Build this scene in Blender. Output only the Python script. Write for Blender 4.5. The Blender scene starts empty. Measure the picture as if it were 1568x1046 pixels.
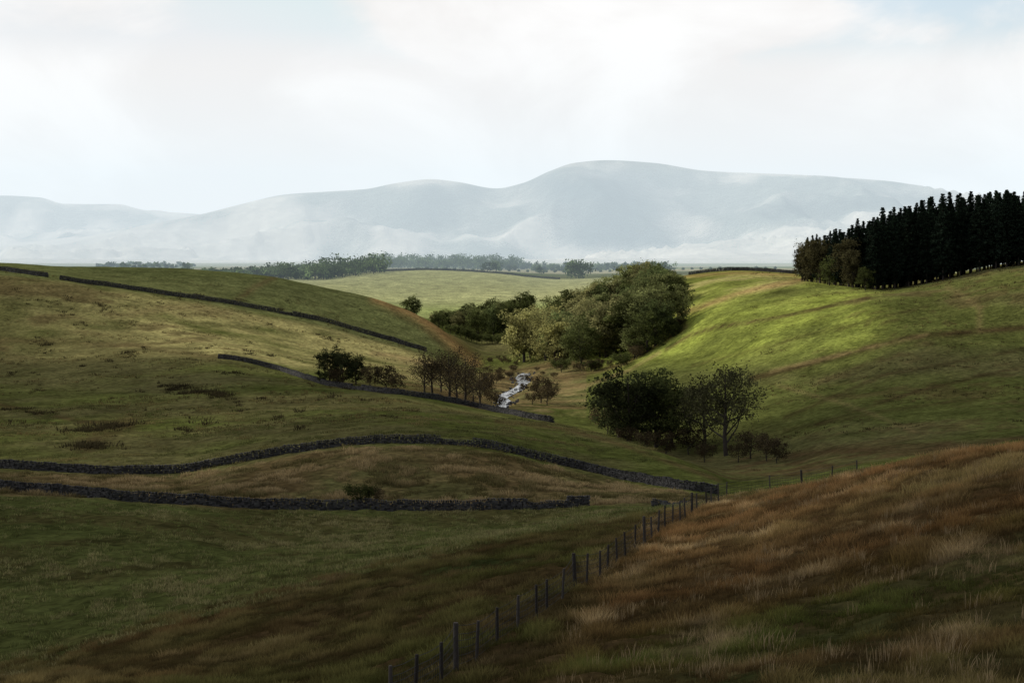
import bpy, math, random
import numpy as np
from mathutils import Vector
rng = np.random.default_rng(7); random.seed(7)
F = 2926.0; CX = 784.0; HZ = 400.0      # image pixels u, v: bearing = (u-CX)/F, elevation = (HZ-v)/F
SUN = np.array([-0.72, 0.42, 0.55]); SUN = SUN/np.linalg.norm(SUN)
scene = bpy.context.scene
COL = scene.collection

# ------------------------------------------------------------------ maths
def pchip(xk, yk, x):
    xk = np.asarray(xk, float); yk = np.asarray(yk, float)
    h = np.diff(xk); d = np.diff(yk)/h
    m = np.zeros_like(yk)
    w1 = 2*h[1:]+h[:-1]; w2 = h[1:]+2*h[:-1]
    same = d[:-1]*d[1:] > 0
    with np.errstate(divide='ignore', invalid='ignore'):
        mm = (w1+w2)/(w1/d[:-1]+w2/d[1:])
    m[1:-1] = np.where(same, mm, 0.0)
    m[0] = d[0]; m[-1] = d[-1]
    xc = np.clip(x, xk[0], xk[-1])
    i = np.clip(np.searchsorted(xk, xc, side='right')-1, 0, len(h)-1)
    t = (xc-xk[i])/h[i]; hh = h[i]
    return ((2*t**3-3*t**2+1)*yk[i] + (t**3-2*t**2+t)*hh*m[i] + (-2*t**3+3*t**2)*yk[i+1] + (t**3-t**2)*hh*m[i+1])
def hsh(i, j, s):
    n = (i.astype(np.int64)*374761393 + j.astype(np.int64)*668265263 + s*2147483) & 0x7fffffff
    n = ((n ^ (n >> 13))*1274126177) & 0x7fffffff
    n = (n ^ (n >> 16)) & 0xffff
    return n/65535.0
def vnoise(x, y, s=0):
    xi = np.floor(x); yi = np.floor(y); fx = x-xi; fy = y-yi
    fx = fx*fx*(3-2*fx); fy = fy*fy*(3-2*fy)
    a = hsh(xi, yi, s); b = hsh(xi+1, yi, s); c = hsh(xi, yi+1, s); d = hsh(xi+1, yi+1, s)
    return (a*(1-fx)+b*fx)*(1-fy)+(c*(1-fx)+d*fx)*fy
def fbm(x, y, s=0, o=4):
    r = 0; a = 0.5; t = 0
    for k in range(o):
        r = r+a*(vnoise(x, y, s+k*17)*2-1); t += a; a *= 0.5
        x, y = (x*1.9+y*0.6+3.1), (y*1.9-x*0.6+7.7)
    return r/t
def ss(x, a, b):
    t = np.clip((x-a)/(b-a), 0, 1); return t*t*(3-2*t)

# ------------------------------------------------------------------ terrain from image pixels: (column u, row v, assigned distance)
LAY = [
 [(-900,1046,95),(0,1046,80),(200,1046,73),(500,1046,62),(700,1046,50),(900,1046,43),(1200,1046,38),(1568,1046,34),(2500,1046,30.5)],
 [(-900,1090,105),(0,1035,97),(200,975,102),(400,920,107),(600,868,112),(800,825,118),(1000,790,125),(1060,779,127),(1120,766,127),(1200,750,118),(1300,732,108),(1400,711,98),(1568,690,85),(2500,640,62)],
 [(-900,740,205),(0,758,205),(250,771,205),(400,779,205),(600,780,205),(800,779,205),(950,775,200),(1050,778,195),(1120,795,190),(1200,795,180),(1300,785,175),(1400,775,170),(1568,755,165),(2500,700,160)],
 [(-900,700,250),(0,722,250),(150,728,250),(250,730,250),(350,715,250),(500,690,250),(600,682,250),(720,688,250),(850,716,250),(950,738,245),(1050,752,232),(1110,762,225),(1200,765,220),(1300,750,215),(1400,735,215),(1568,712,215),(2500,660,215)],
 [(-900,620,330),(0,650,330),(300,640,330),(600,625,335),(760,640,330),(850,650,325),(900,662,315),(1000,692,290),(1080,722,272),(1130,742,264),(1200,742,262),(1300,722,262),(1568,684,262),(2500,630,262)],
 [(-900,600,372),(0,628,372),(300,610,372),(500,610,372),(600,611,372),(700,627,372),(760,638,370),(850,653,370),(900,664,365),(1000,690,350),(1100,702,335),(1200,700,320),(1300,692,300),(1568,672,288),(2500,600,285)],
 [(-900,540,450),(0,568,450),(200,560,450),(340,556,450),(450,572,450),(550,580,450),(640,590,450),(700,603,450),(760,612,450),(800,609,450),(850,611,445),(900,615,435),(1000,600,430),(1100,605,415),(1200,600,400),(1400,590,380),(1568,585,370),(2500,520,370)],
 [(-900,480,520),(0,500,520),(200,505,520),(350,520,520),(500,545,520),(600,560,520),(680,574,520),(740,580,520),(800,577,520),(840,575,520),(880,570,520),(950,560,515),(1000,550,500),(1100,545,470),(1200,535,450),(1400,520,430),(1568,510,430),(2500,470,430)],
 [(-900,405,590),(0,422,590),(100,433,590),(200,448,590),(350,472,590),(480,497,590),(560,517,590),(640,540,585),(700,560,580),(740,567,580),(780,562,580),(820,555,580),(870,540,580),(950,518,575),(1000,502,560),(1050,487,540),(1100,480,520),(1200,480,495),(1280,472,485),(1350,462,480),(1450,455,480),(1568,430,480),(2500,380,480)],
 [(-900,390,700),(0,403,690),(100,408,690),(250,410,690),(400,422,690),(500,441,690),(580,460,680),(650,489,660),(700,525,640),(740,552,630),(780,548,640),(830,532,640),(900,500,640),(1000,470,620),(1050,446,600),(1130,430,590),(1200,431,560),(1280,440,540),(1350,446,525),(1450,430,525),(1568,408,525),(2500,350,540)],
 [(-900,415,760),(0,418,760),(400,444,760),(580,480,760),(650,497,750),(700,512,740),(740,520,740),(800,508,740),(860,488,740),(900,472,730),(950,458,710),(1000,440,700),(1040,424,690),(1080,418,690),(1130,414,685),(1220,420,660),(1350,435,640),(1568,400,640),(2500,340,660)],
 [(-900,420,870),(0,420,870),(400,440,870),(500,450,870),(600,468,870),(700,473,870),(800,470,870),(860,462,870),(950,445,870),(1040,436,870),(1220,432,870),(1568,420,870),(2500,370,870)],
 [(-900,412,1150),(0,412,1150),(400,424,1150),(480,425,1150),(560,417,1150),(650,414,1150),(750,418,1150),(860,428,1150),(950,425,1150),(1040,422,1150),(1220,420,1150),(1568,412,1150),(2500,390,1150)],
 [(-900,410,1500),(0,411,1500),(600,412,1500),(900,416,1500),(1040,412,1500),(1200,411,1500),(1568,408,1500),(2500,400,1500)],
 [(-900,407,2500),(2500,407,2500)],
 [(-900,403,4500),(2500,403,4500)],
 [(-900,380,7000),(0,386,7000),(400,393,7000),(700,398,7000),(850,392,7000),(1000,380,7000),(1200,368,7000),(1400,358,7000),(1568,352,7000),(2500,350,7000)],
 [(-900,385,9500),(0,376,9500),(100,368,9500),(200,349,9500),(310,328,9500),(370,313,9500),(440,298,9500),(500,294,9500),(560,290,9500),(610,281,9500),(660,275,9500),(700,279,9500),(760,289,9500),(800,281,9500),(840,264,9500),(880,250,9500),(930,246,9500),(1000,250,9500),(1080,262,9500),(1200,268,9500),(1350,277,9500),(1430,290,9500),(1480,300,9500),(1568,306,9500),(2500,340,9500)],
 [(-900,370,11000),(0,360,11000),(310,350,11000),(660,330,11000),(930,320,11000),(1568,345,11000),(2500,360,11000)],
 [(-900,320,12800),(-100,303,12800),(0,300,12800),(60,303,12800),(100,313,12800),(180,313,12800),(220,322,12800),(310,329,12800),(400,345,12800),(900,350,12800),(2500,350,12800)],
 [(-900,402,30000),(2500,402,30000)],
]
PXS = np.concatenate([np.linspace(-3000, -920, 22), np.arange(-900, -100, 20), np.arange(-100, 1668, 4), np.arange(1668, 2500, 20), np.linspace(2520, 4600, 22)]).astype(float)
DR = np.concatenate([np.arange(-40, 29, 2.0), 29.5*1.006**np.arange(0, 660)])
DR = np.concatenate([DR, DR[-1]*1.010**np.arange(1, 305)])
NC, NR = len(PXS), len(DR)
LD = []; LZ = []
for L in LAY:
    a = np.array(L, float)
    v = pchip(a[:, 0], a[:, 1], PXS); d = pchip(a[:, 0], a[:, 2], PXS)
    LD.append(d); LZ.append(-(v-HZ)/F*d)
LD = np.array(LD); LZ = np.array(LZ)
Z = np.zeros((NR, NC))
for c in range(NC):
    Z[:, c] = pchip(np.concatenate([[-40, 0, 18], LD[:, c]]), np.concatenate([[-1.3, -1.7, -5.2], LZ[:, c]]), DR)
U = (PXS-CX)/F
DD = np.repeat(DR[:, None], NC, 1)
X = U[None, :]*np.maximum(DD, 30.0)
Y = DD
PXg = np.repeat(PXS[None, :], NR, 0)
for _ in range(3):   # soften across bearings
    Z[:, 1:-1] = np.where(DD[:, 1:-1] < 5000, 0.25*Z[:, :-2]+0.5*Z[:, 1:-1]+0.25*Z[:, 2:], Z[:, 1:-1])
STR = [(758, 418), (768, 440), (777, 458), (786, 478), (797, 500), (804, 520), (806, 545)]
sp = np.array([((p-CX)/F*d, d) for p, d in STR])
def dist_poly(Xa, Ya, pts):
    best = np.full(Xa.shape, 1e9)
    for (x0, y0), (x1, y1) in zip(pts[:-1], pts[1:]):
        dx, dy = x1-x0, y1-y0; t = np.clip(((Xa-x0)*dx+(Ya-y0)*dy)/(dx*dx+dy*dy+1e-9), 0, 1)
        best = np.minimum(best, np.hypot(Xa-x0-t*dx, Ya-y0-t*dy))
    return best
sd = dist_poly(X, Y, sp)
tus = ss(DD, 5, 25)*(1-ss(DD, 200, 330))
Z += tus*(0.22*fbm(X/1.3, Y/1.3, 5, 3)+0.16*fbm(X/4.0, Y/4.0, 9, 2))
Z += ss(DD, 60, 200)*(1-ss(DD, 1200, 2500))*(0.25*fbm(X/9, Y/9, 21, 4)+0.35*fbm(X/45, Y/45, 31, 3))
fold = ss(DD, 300, 390)*(1-ss(DD, 540, 640))*(1-np.exp(-(sd/35)**2))
Z += fold*(1.1*fbm(X/34, Y/48, 36, 3)+0.45*(1-2*np.abs(fbm(X/22+Y/60, Y/50, 38, 2))))
mm = ss(DD, 4500, 6800)*(1-ss(DD, 13500, 16000))
nr = 1-np.exp(-((DD-9500)/600.0)**2); nr *= np.where(PXS[None, :] < 330, 1-np.exp(-((DD-12800)/700.0)**2), 1)
rid = 1-np.abs(fbm(X/620+Y/3000, Y/1500, 41, 5))*2
Z += mm*nr*(140*(rid-0.75)+95*fbm(X/1900, Y/2400, 51, 4))
# stream channel
Z -= 0.7*np.exp(-(sd/3.2)**4)
r30 = np.searchsorted(DR, 30.0)
def gz(px, D):
    px = np.asarray(px, float); D = np.asarray(D, float)
    ci = np.clip(np.interp(px, PXS, np.arange(NC)), 0, NC-1.001); ri = np.clip(np.interp(D, DR, np.arange(NR)), 0, NR-1.001)
    c0 = ci.astype(int); r0 = ri.astype(int); fc = ci-c0; fr = ri-r0
    return (Z[r0, c0]*(1-fc)+Z[r0, c0+1]*fc)*(1-fr)+(Z[r0+1, c0]*(1-fc)+Z[r0+1, c0+1]*fc)*fr
def pos(px, D):
    return np.stack([(np.asarray(px, float)-CX)/F*np.asarray(D, float), np.asarray(D, float), gz(px, D)], -1)
def gxy(x, y):
    return gz(CX+F*np.asarray(x)/np.asarray(y), y)
def hit(px, v, dmin=30):
    D = DR[r30:]; z = gz(np.full(len(D), px), D)
    pv = HZ-F*z/D
    ok = (pv <= v) & (D > dmin)
    i = int(np.argmax(ok))
    return float(D[i])

# ------------------------------------------------------------------ mesh helper
class MB:
    def __init__(s): s.V = []; s.F3 = []; s.F4 = []; s.C = []; s.n = 0; s.M3 = []; s.M4 = []
    def add(s, V, Fc, col=(1, 1, 1), mat=0):
        V = np.asarray(V, float).reshape(-1, 3); Fc = np.asarray(Fc, int)+s.n
        if Fc.shape[1] == 3: s.F3.append(Fc); s.M3.append(np.full(len(Fc), mat))
        else: s.F4.append(Fc); s.M4.append(np.full(len(Fc), mat))
        s.V.append(V); c = np.asarray(col, float)
        if c.ndim == 1: c = np.repeat(c[None, :], len(V), 0)
        s.C.append(c); s.n += len(V)
    def more(s, Fc, base, mat=0):
        Fc = np.asarray(Fc, int)+base
        if Fc.shape[1] == 3: s.F3.append(Fc); s.M3.append(np.full(len(Fc), mat))
        else: s.F4.append(Fc); s.M4.append(np.full(len(Fc), mat))
    def mesh(s, name, mats, flat=False):
        V = np.concatenate(s.V); C = np.concatenate(s.C)
        f3 = np.concatenate(s.F3) if s.F3 else np.zeros((0, 3), int); f4 = np.concatenate(s.F4) if s.F4 else np.zeros((0, 4), int)
        m = bpy.data.meshes.new(name)
        m.vertices.add(len(V)); m.vertices.foreach_set('co', V.ravel().astype(np.float32))
        li = np.concatenate([f3.ravel(), f4.ravel()]).astype(np.int32)
        m.loops.add(len(li)); m.loops.foreach_set('vertex_index', li)
        tot = np.concatenate([np.full(len(f3), 3), np.full(len(f4), 4)]).astype(np.int32)
        st = np.concatenate([[0], np.cumsum(tot)[:-1]]).astype(np.int32)
        m.polygons.add(len(tot)); m.polygons.foreach_set('loop_start', st); m.polygons.foreach_set('loop_total', tot)
        mi = np.concatenate([np.zeros(0)]+s.M3+s.M4).astype(np.int32)
        m.polygons.foreach_set('material_index', mi)
        m.update(calc_edges=True)
        a = m.color_attributes.new('tint', 'FLOAT_COLOR', 'POINT')
        a.data.foreach_set('color', np.concatenate([C, np.ones((len(C), 1))], 1).ravel().astype(np.float32))
        for k in mats: m.materials.append(k)
        if flat: m.shade_flat()
        return m
def obj(name, mesh, loc=(0, 0, 0), parent=None):
    o = bpy.data.objects.new(name, mesh); o.location = loc; COL.objects.link(o)
    if parent: o.parent = parent
    return o

# ------------------------------------------------------------------ materials
def mat_new(name):
    m = bpy.data.materials.new(name); m.use_nodes = True; nt = m.node_tree
    for n in list(nt.nodes): nt.nodes.remove(n)
    return m, nt, nt.nodes, nt.links
def ground_mat():
    m, nt, N, L = mat_new('grassland')
    out = N.new('ShaderNodeOutputMaterial'); b = N.new('ShaderNodeBsdfDiffuse'); b.inputs['Roughness'].default_value = 0.9
    at = N.new('ShaderNodeAttribute'); at.attribute_name = 'tint'
    tc = N.new('ShaderNodeTexCoord')
    cur = at.outputs['Color']
    for sc, lo, hi, det in ((0.9, 0.5, 1.5, 6), (0.14, 0.6, 1.4, 5), (0.02, 0.85, 1.15, 4), (0.002, 0.8, 1.2, 7)):
        n = N.new('ShaderNodeTexNoise'); n.inputs['Scale'].default_value = sc; n.inputs['Detail'].default_value = det; n.inputs['Roughness'].default_value = 0.65
        L.new(tc.outputs['Object'], n.inputs['Vector'])
        mr = N.new('ShaderNodeMapRange'); mr.inputs['From Min'].default_value = 0.3; mr.inputs['From Max'].default_value = 0.7
        mr.inputs['To Min'].default_value = lo; mr.inputs['To Max'].default_value = hi
        L.new(n.outputs['Fac'], mr.inputs['Value'])
        mx = N.new('ShaderNodeVectorMath'); mx.operation = 'SCALE'
        L.new(cur, mx.inputs[0]); L.new(mr.outputs[0], mx.inputs['Scale']); cur = mx.outputs[0]
    L.new(cur, b.inputs['Color'])
    n = N.new('ShaderNodeTexNoise'); n.inputs['Scale'].default_value = 0.8; n.inputs['Detail'].default_value = 5
    L.new(tc.outputs['Object'], n.inputs['Vector'])
    bp = N.new('ShaderNodeBump'); bp.inputs['Strength'].default_value = 0.8; bp.inputs['Distance'].default_value = 0.8
    L.new(n.outputs['Fac'], bp.inputs['Height']); L.new(bp.outputs[0], b.inputs['Normal'])
    L.new(b.outputs[0], out.inputs[0]); return m
def leaf_mat(name, col, trans=0.35, rnd=0.35):
    m, nt, N, L = mat_new(name)
    out = N.new('ShaderNodeOutputMaterial'); d = N.new('ShaderNodeBsdfDiffuse'); t = N.new('ShaderNodeBsdfTranslucent'); mx = N.new('ShaderNodeMixShader')
    mx.inputs[0].default_value = trans
    at = N.new('ShaderNodeAttribute'); at.attribute_name = 'tint'
    oi = N.new('ShaderNodeObjectInfo')
    mr = N.new('ShaderNodeMapRange'); mr.inputs['To Min'].default_value = 1-rnd; mr.inputs['To Max'].default_value = 1+rnd
    L.new(oi.outputs['Random'], mr.inputs['Value'])
    v = N.new('ShaderNodeVectorMath'); v.operation = 'MULTIPLY'; v.inputs[1].default_value = col; L.new(at.outputs['Color'], v.inputs[0])
    v2 = N.new('ShaderNodeVectorMath'); v2.operation = 'SCALE'; L.new(v.outputs[0], v2.inputs[0]); L.new(mr.outputs[0], v2.inputs['Scale'])
    L.new(v2.outputs[0], d.inputs['Color']); L.new(v2.outputs[0], t.inputs['Color'])
    L.new(d.outputs[0], mx.inputs[1]); L.new(t.outputs[0], mx.inputs[2]); L.new(mx.outputs[0], out.inputs[0]); return m
def solid_mat(name, col, scale=4.0, var=0.4, rough=0.9):
    m, nt, N, L = mat_new(name)
    out = N.new('ShaderNodeOutputMaterial'); b = N.new('ShaderNodeBsdfPrincipled'); b.inputs['Roughness'].default_value = rough
    b.inputs['Specular IOR Level'].default_value = 0.15
    at = N.new('ShaderNodeAttribute'); at.attribute_name = 'tint'
    tc = N.new('ShaderNodeTexCoord'); n = N.new('ShaderNodeTexNoise'); n.inputs['Scale'].default_value = scale; n.inputs['Detail'].default_value = 5
    L.new(tc.outputs['Object'], n.inputs['Vector'])
    mr = N.new('ShaderNodeMapRange'); mr.inputs['To Min'].default_value = 1-var; mr.inputs['To Max'].default_value = 1+var; L.new(n.outputs['Fac'], mr.inputs['Value'])
    v = N.new('ShaderNodeVectorMath'); v.operation = 'MULTIPLY'; v.inputs[1].default_value = col; L.new(at.outputs['Color'], v.inputs[0])
    v2 = N.new('ShaderNodeVectorMath'); v2.operation = 'SCALE'; L.new(v.outputs[0], v2.inputs[0]); L.new(mr.outputs[0], v2.inputs['Scale'])
    L.new(v2.outputs[0], b.inputs['Base Color']); L.new(b.outputs[0], out.inputs[0]); return m
M_GROUND = ground_mat()
M_BARK = solid_mat('bark', (0.05, 0.042, 0.035))
M_STONE = solid_mat('drystone', (0.045, 0.045, 0.047), 3, 0.4)
M_WOOD = solid_mat('weathered_wood', (0.055, 0.048, 0.042), 5, 0.4)
M_WIRE = solid_mat('wire', (0.03, 0.03, 0.03), 5, 0.2, 0.8)
M_LEAF = leaf_mat('leaf_green', (0.075, 0.088, 0.03))
M_LEAFY = leaf_mat('leaf_yellowing', (0.32, 0.31, 0.12), .45)
M_LEAFB = leaf_mat('leaf_brown', (0.07, 0.055, 0.03))
M_NEEDLE = leaf_mat('needles', (0.016, 0.025, 0.017), 0.12)
M_GRASS = leaf_mat('grass_blades', (1, 1, 1), 0.35, 0.0)

# ------------------------------------------------------------------ land cover
def lay(i): return LD[i][None, :]
PV = HZ-F*Z/np.maximum(DD, 1)
n1 = fbm(X/14, Y/14, 61, 4); n2 = fbm(X/45, Y/45, 71, 4); n3 = fbm(X/3.5, Y/3.5, 81, 3)
def C3(*c): return np.array(c)[None, None, :]
GREEN = C3(0.10, 0.115, 0.030); OLIVE = C3(0.125, 0.116, 0.046); STRAW = C3(0.24, 0.18, 0.08); RUST = C3(0.11, 0.06, 0.024)
BROWN = C3(0.075, 0.052, 0.024); YEL = C3(0.52, 0.46, 0.18); BRIGHT = C3(0.26, 0.30, 0.058); DARKG = C3(0.045, 0.055, 0.018)
col = np.ones((NR, NC, 1))*GREEN
def mix(c, k, m): m = np.clip(m, 0, 1)[..., None]; return c*(1-m)+k*m
col = mix(col, OLIVE, 0.5+n2*1.6+n1*0.7)
def band(a, b, w=4.0): return ss(DD, a-w, a+w)*(1-ss(DD, b-w, b+w))
fg = 1-ss(DD, lay(1)-3, lay(1)+3)
fgc = np.ones_like(col)*BROWN
rt = ss(PXg, 900, 1150)
fgc = mix(fgc, RUST, ss(DD, 50, 75)*(0.6+0.8*n1)*rt+(1-rt)*(0.3+n1))
fgc = mix(fgc, DARKG, rt*(1-ss(DD, 45, 68))*(0.7+1.0*n3)+(1-rt)*(0.25+1.2*n1))
fgc = mix(fgc, STRAW, rt*np.clip(n3*1.6-0.3, 0, 0.6))*0.8
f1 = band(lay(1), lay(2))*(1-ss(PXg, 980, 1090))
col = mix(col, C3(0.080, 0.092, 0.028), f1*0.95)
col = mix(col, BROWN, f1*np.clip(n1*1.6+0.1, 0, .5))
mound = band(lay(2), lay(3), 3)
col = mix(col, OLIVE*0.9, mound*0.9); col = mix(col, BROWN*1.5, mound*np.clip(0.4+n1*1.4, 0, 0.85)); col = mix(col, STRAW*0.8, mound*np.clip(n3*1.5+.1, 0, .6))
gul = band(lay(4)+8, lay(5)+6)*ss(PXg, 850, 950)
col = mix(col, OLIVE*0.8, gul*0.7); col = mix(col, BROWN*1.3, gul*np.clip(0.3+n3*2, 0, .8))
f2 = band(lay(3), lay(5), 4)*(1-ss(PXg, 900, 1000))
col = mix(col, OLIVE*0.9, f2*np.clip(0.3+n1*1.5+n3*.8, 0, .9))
# left slope & hill, the slope's sunlight put into its colour
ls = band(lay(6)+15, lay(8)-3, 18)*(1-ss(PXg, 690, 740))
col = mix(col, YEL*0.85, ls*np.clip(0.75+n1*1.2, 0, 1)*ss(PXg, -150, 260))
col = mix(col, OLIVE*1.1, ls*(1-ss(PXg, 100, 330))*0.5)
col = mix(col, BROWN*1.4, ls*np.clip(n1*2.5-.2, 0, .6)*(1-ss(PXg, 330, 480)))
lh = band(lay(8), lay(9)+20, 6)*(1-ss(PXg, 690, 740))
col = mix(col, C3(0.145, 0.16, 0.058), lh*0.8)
# right hill
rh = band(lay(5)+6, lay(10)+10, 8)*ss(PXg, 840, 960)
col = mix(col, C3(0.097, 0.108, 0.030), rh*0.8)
col = mix(col, BRIGHT*1.15, rh*ss(DD, lay(7)-30, lay(7)+20)*(1-ss(PXg, 1280, 1400))*np.clip(0.7+n1, 0, 1))  # sun patch here and on the ridge brightened in the pasture colour
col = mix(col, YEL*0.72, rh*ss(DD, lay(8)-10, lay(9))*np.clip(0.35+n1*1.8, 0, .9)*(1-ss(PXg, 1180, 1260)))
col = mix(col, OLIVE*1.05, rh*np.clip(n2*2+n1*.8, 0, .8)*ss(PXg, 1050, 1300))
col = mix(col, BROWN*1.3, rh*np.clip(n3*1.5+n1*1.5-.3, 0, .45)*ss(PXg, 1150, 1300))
# rough grazing along the stream
vf = np.exp(-(sd/26)**2)*(PXg < 900)
col = mix(col, OLIVE*1.2, vf*(DD > 430)*(DD < 660)); col = mix(col, STRAW*1.1, vf*np.clip(.4+n3*1.5, 0, 1)*(DD > 400)*(DD < 680))
col = mix(col, BROWN*1.6, vf*np.clip(0.3+n1*2, 0, 1)*(DD > 380)*(DD < 680))
# far field, sunlight on it raised in the colour
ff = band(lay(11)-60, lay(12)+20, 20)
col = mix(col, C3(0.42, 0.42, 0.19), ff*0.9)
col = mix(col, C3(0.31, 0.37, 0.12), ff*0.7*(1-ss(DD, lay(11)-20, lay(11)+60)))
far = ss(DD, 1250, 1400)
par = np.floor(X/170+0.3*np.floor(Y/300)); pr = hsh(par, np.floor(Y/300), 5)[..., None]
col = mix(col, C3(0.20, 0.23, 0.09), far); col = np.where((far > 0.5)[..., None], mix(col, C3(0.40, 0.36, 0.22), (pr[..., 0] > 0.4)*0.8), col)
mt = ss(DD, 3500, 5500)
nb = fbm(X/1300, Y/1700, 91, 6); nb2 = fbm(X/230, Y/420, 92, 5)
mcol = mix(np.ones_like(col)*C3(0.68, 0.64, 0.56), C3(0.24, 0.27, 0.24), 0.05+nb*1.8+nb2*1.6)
flank_shade = np.exp(-(((PXg-925-0.45*(PV-320))/110)**4))*ss(PV, 252, 282)*(1-ss(PV, 370, 390))*(DD > 6500)  # cloud shade on the central flank, painted as dark colour
mcol = mix(mcol, C3(0.08, 0.12, 0.125), flank_shade*np.clip(0.8+nb*1.0+nb2*.5, 0, .95))
dark_patch = np.exp(-(((PXg-690+0.8*(PV-300))/60)**4))*ss(PV, 278, 290)*(1-ss(PV, 330, 370))*(DD > 6500)  # darker patch on the mountain flank
mcol = mix(mcol, C3(0.11, 0.15, 0.145), dark_patch*np.clip(0.4+nb*1.5+nb2*.7, 0, .8))
dark_band = ss(PXg, 1130, 1200)*np.exp(-(((PV-325+0.10*(PXg-1200))/16)**2))*(DD > 6500)  # darker band across the right-hand mountain slopes
mcol = mix(mcol, C3(0.13, 0.16, 0.15), dark_band*np.clip(0.4+nb2*1.5, 0, .8))
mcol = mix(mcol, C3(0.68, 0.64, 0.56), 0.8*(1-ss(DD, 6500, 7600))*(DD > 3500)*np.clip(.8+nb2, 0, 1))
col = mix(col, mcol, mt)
def stroke(pts, w, c, s, d0, d1):
    global col
    m = (DD > d0) & (DD < d1)
    d = np.full(DD.shape, 1e3); d[m] = dist_poly(PXg[m], PV[m], pts)
    col = mix(col, c, s*np.exp(-(d/w)**2)*np.clip(1+n3*.8, .3, 1))
stroke([(575,456),(630,478),(670,505),(700,532),(728,556)], 9, C3(0.34,0.21,0.085), 0.9, 590, 700)
stroke([(600,475),(650,505),(690,540)], 4, BROWN*1.3, 0.5, 560, 700)
stroke([(1040,482),(1130,450),(1170,440),(1230,428)], 4, C3(0.38,0.25,0.11), 0.75, 480, 720)
stroke([(1040,424),(1130,418),(1220,422)], 3, C3(0.3,0.2,0.08), 0.7, 560, 720)
TRK = BROWN*0.75
stroke([(1020,535),(1060,512),(1100,500),(1160,492),(1230,478),(1330,455)], 3, TRK*1.6, 0.9, 420, 620)
stroke([(1150,580),(1240,557),(1330,532),(1400,516),(1480,509),(1568,502)], 5, TRK, 0.95, 330, 560)  # main fold of the slope, its shade painted as a dark line
stroke([(1180,568),(1300,540),(1420,512)], 2.5, STRAW*1.2, 0.5, 330, 560)
stroke([(1190,590),(1300,620),(1400,660)], 3, STRAW, 0.4, 260, 560)
stroke([(1450,440),(1500,470),(1500,505)], 5, STRAW, 0.4, 330, 560)
stroke([(1060,560),(1200,524),(1330,490),(1420,470)], 2.6, TRK, 0.6, 330, 600)
stroke([(1250,650),(1400,600),(1568,560)], 3, TRK, 0.7, 260, 560)
stroke([(1200,640),(1350,575),(1568,535)], 3, TRK, 0.6, 260, 560)
stroke([(1200,660),(1350,630),(1568,600)], 3, TRK, 0.5, 260, 560)
stroke([(1200,700),(1280,690),(1400,688),(1568,675)], 6, BROWN*1.2, 0.9, 240, 360)
stroke([(850,600),(900,590),(960,568),(1010,540)], 3, STRAW, 0.7, 420, 560)
stroke([(850,580),(900,572),(960,555),(1050,500)], 5, BROWN*1.6, 0.8, 420, 620)
stroke([(0,620),(60,632),(120,645),(200,650)], 3.5, BROWN*1.1, 0.8, 280, 460)
stroke([(130,690),(150,665),(200,648)], 14, BROWN, 0.7, 280, 460)
stroke([(570,540),(640,553),(700,570)], 4, STRAW*1.6, 0.8, 430, 600)
stroke([(360,462),(390,440),(420,425)], 5, BROWN*1.8, 0.6, 560, 700)
stroke([(200,480),(300,470),(350,480)], 6, STRAW, 0.45, 480, 640)
stroke([(0,520),(200,528),(330,548)], 5, BROWN*1.4, 0.5, 400, 640)
stroke([(760,645),(860,655),(950,680),(1100,735)], 4, BROWN*1.6, 0.7, 255, 380)
stroke([(100,752),(200,735),(300,745),(400,760)], 9, BROWN*1.5, 0.7, 200, 260)
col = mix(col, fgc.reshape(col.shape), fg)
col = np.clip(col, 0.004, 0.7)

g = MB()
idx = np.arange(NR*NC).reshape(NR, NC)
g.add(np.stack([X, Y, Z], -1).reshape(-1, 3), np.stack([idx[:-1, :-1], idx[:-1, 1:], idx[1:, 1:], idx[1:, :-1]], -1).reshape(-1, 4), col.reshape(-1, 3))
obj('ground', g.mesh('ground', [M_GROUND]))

# ------------------------------------------------------------------ grass
def blades(mb, P, hgt, spread, nb, wid, colr, lean=0.35, tip_c=1.25, jit=.22):
    n = len(P); hgt = np.broadcast_to(hgt, n)
    P = np.repeat(P, nb, 0); h = np.repeat(hgt, nb)*rng.uniform(0.4, 1.1, n*nb); cl = np.repeat(colr, nb, 0)*rng.uniform(0.7, 1.3, (n*nb, 1))
    off = rng.normal(0, 1, (n*nb, 2))*spread*np.repeat(hgt, nb)[:, None]
    P = P.copy(); P[:, :2] += off; P[:, 2] -= 0.03
    a = rng.uniform(0, 2*np.pi, n*nb); ld = off/(np.linalg.norm(off, axis=1, keepdims=True)+1e-6)*lean + rng.normal(0, jit, (n*nb, 2)) + np.array([0.08, -0.05])
    s = np.stack([np.cos(a), np.sin(a), 0*a], -1)*(wid*np.repeat(hgt, nb)/np.mean(hgt))[:, None]
    mid = P.copy(); mid[:, 2] += h*0.55; mid[:, :2] += ld*(h*0.4)[:, None]
    tip = P.copy(); tip[:, 2] += h*0.95; tip[:, :2] += ld*(h)[:, None]
    V = np.stack([P-s, P+s, mid-s*0.7, mid+s*0.7, tip], 1).reshape(-1, 3)
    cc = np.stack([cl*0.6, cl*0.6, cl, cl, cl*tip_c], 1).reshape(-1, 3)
    k = np.arange(n*nb)[:, None]*5; base = mb.n
    mb.add(V, k+np.array([[0, 1, 3, 2]]), cc); mb.more(k+np.array([[2, 3, 4]]), base)
def d_l(i, px): return np.interp(px, PXS, LD[i])
def m3(a, b, t): t = np.clip(t, 0, 1)[:, None]; return a*(1-t)+b*t
mb = MB()
N1 = 72000
px = rng.uniform(-60, 1660, N1); lo = np.maximum(d_l(0, px)-6, 28); hi = d_l(1, px)+4
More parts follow.
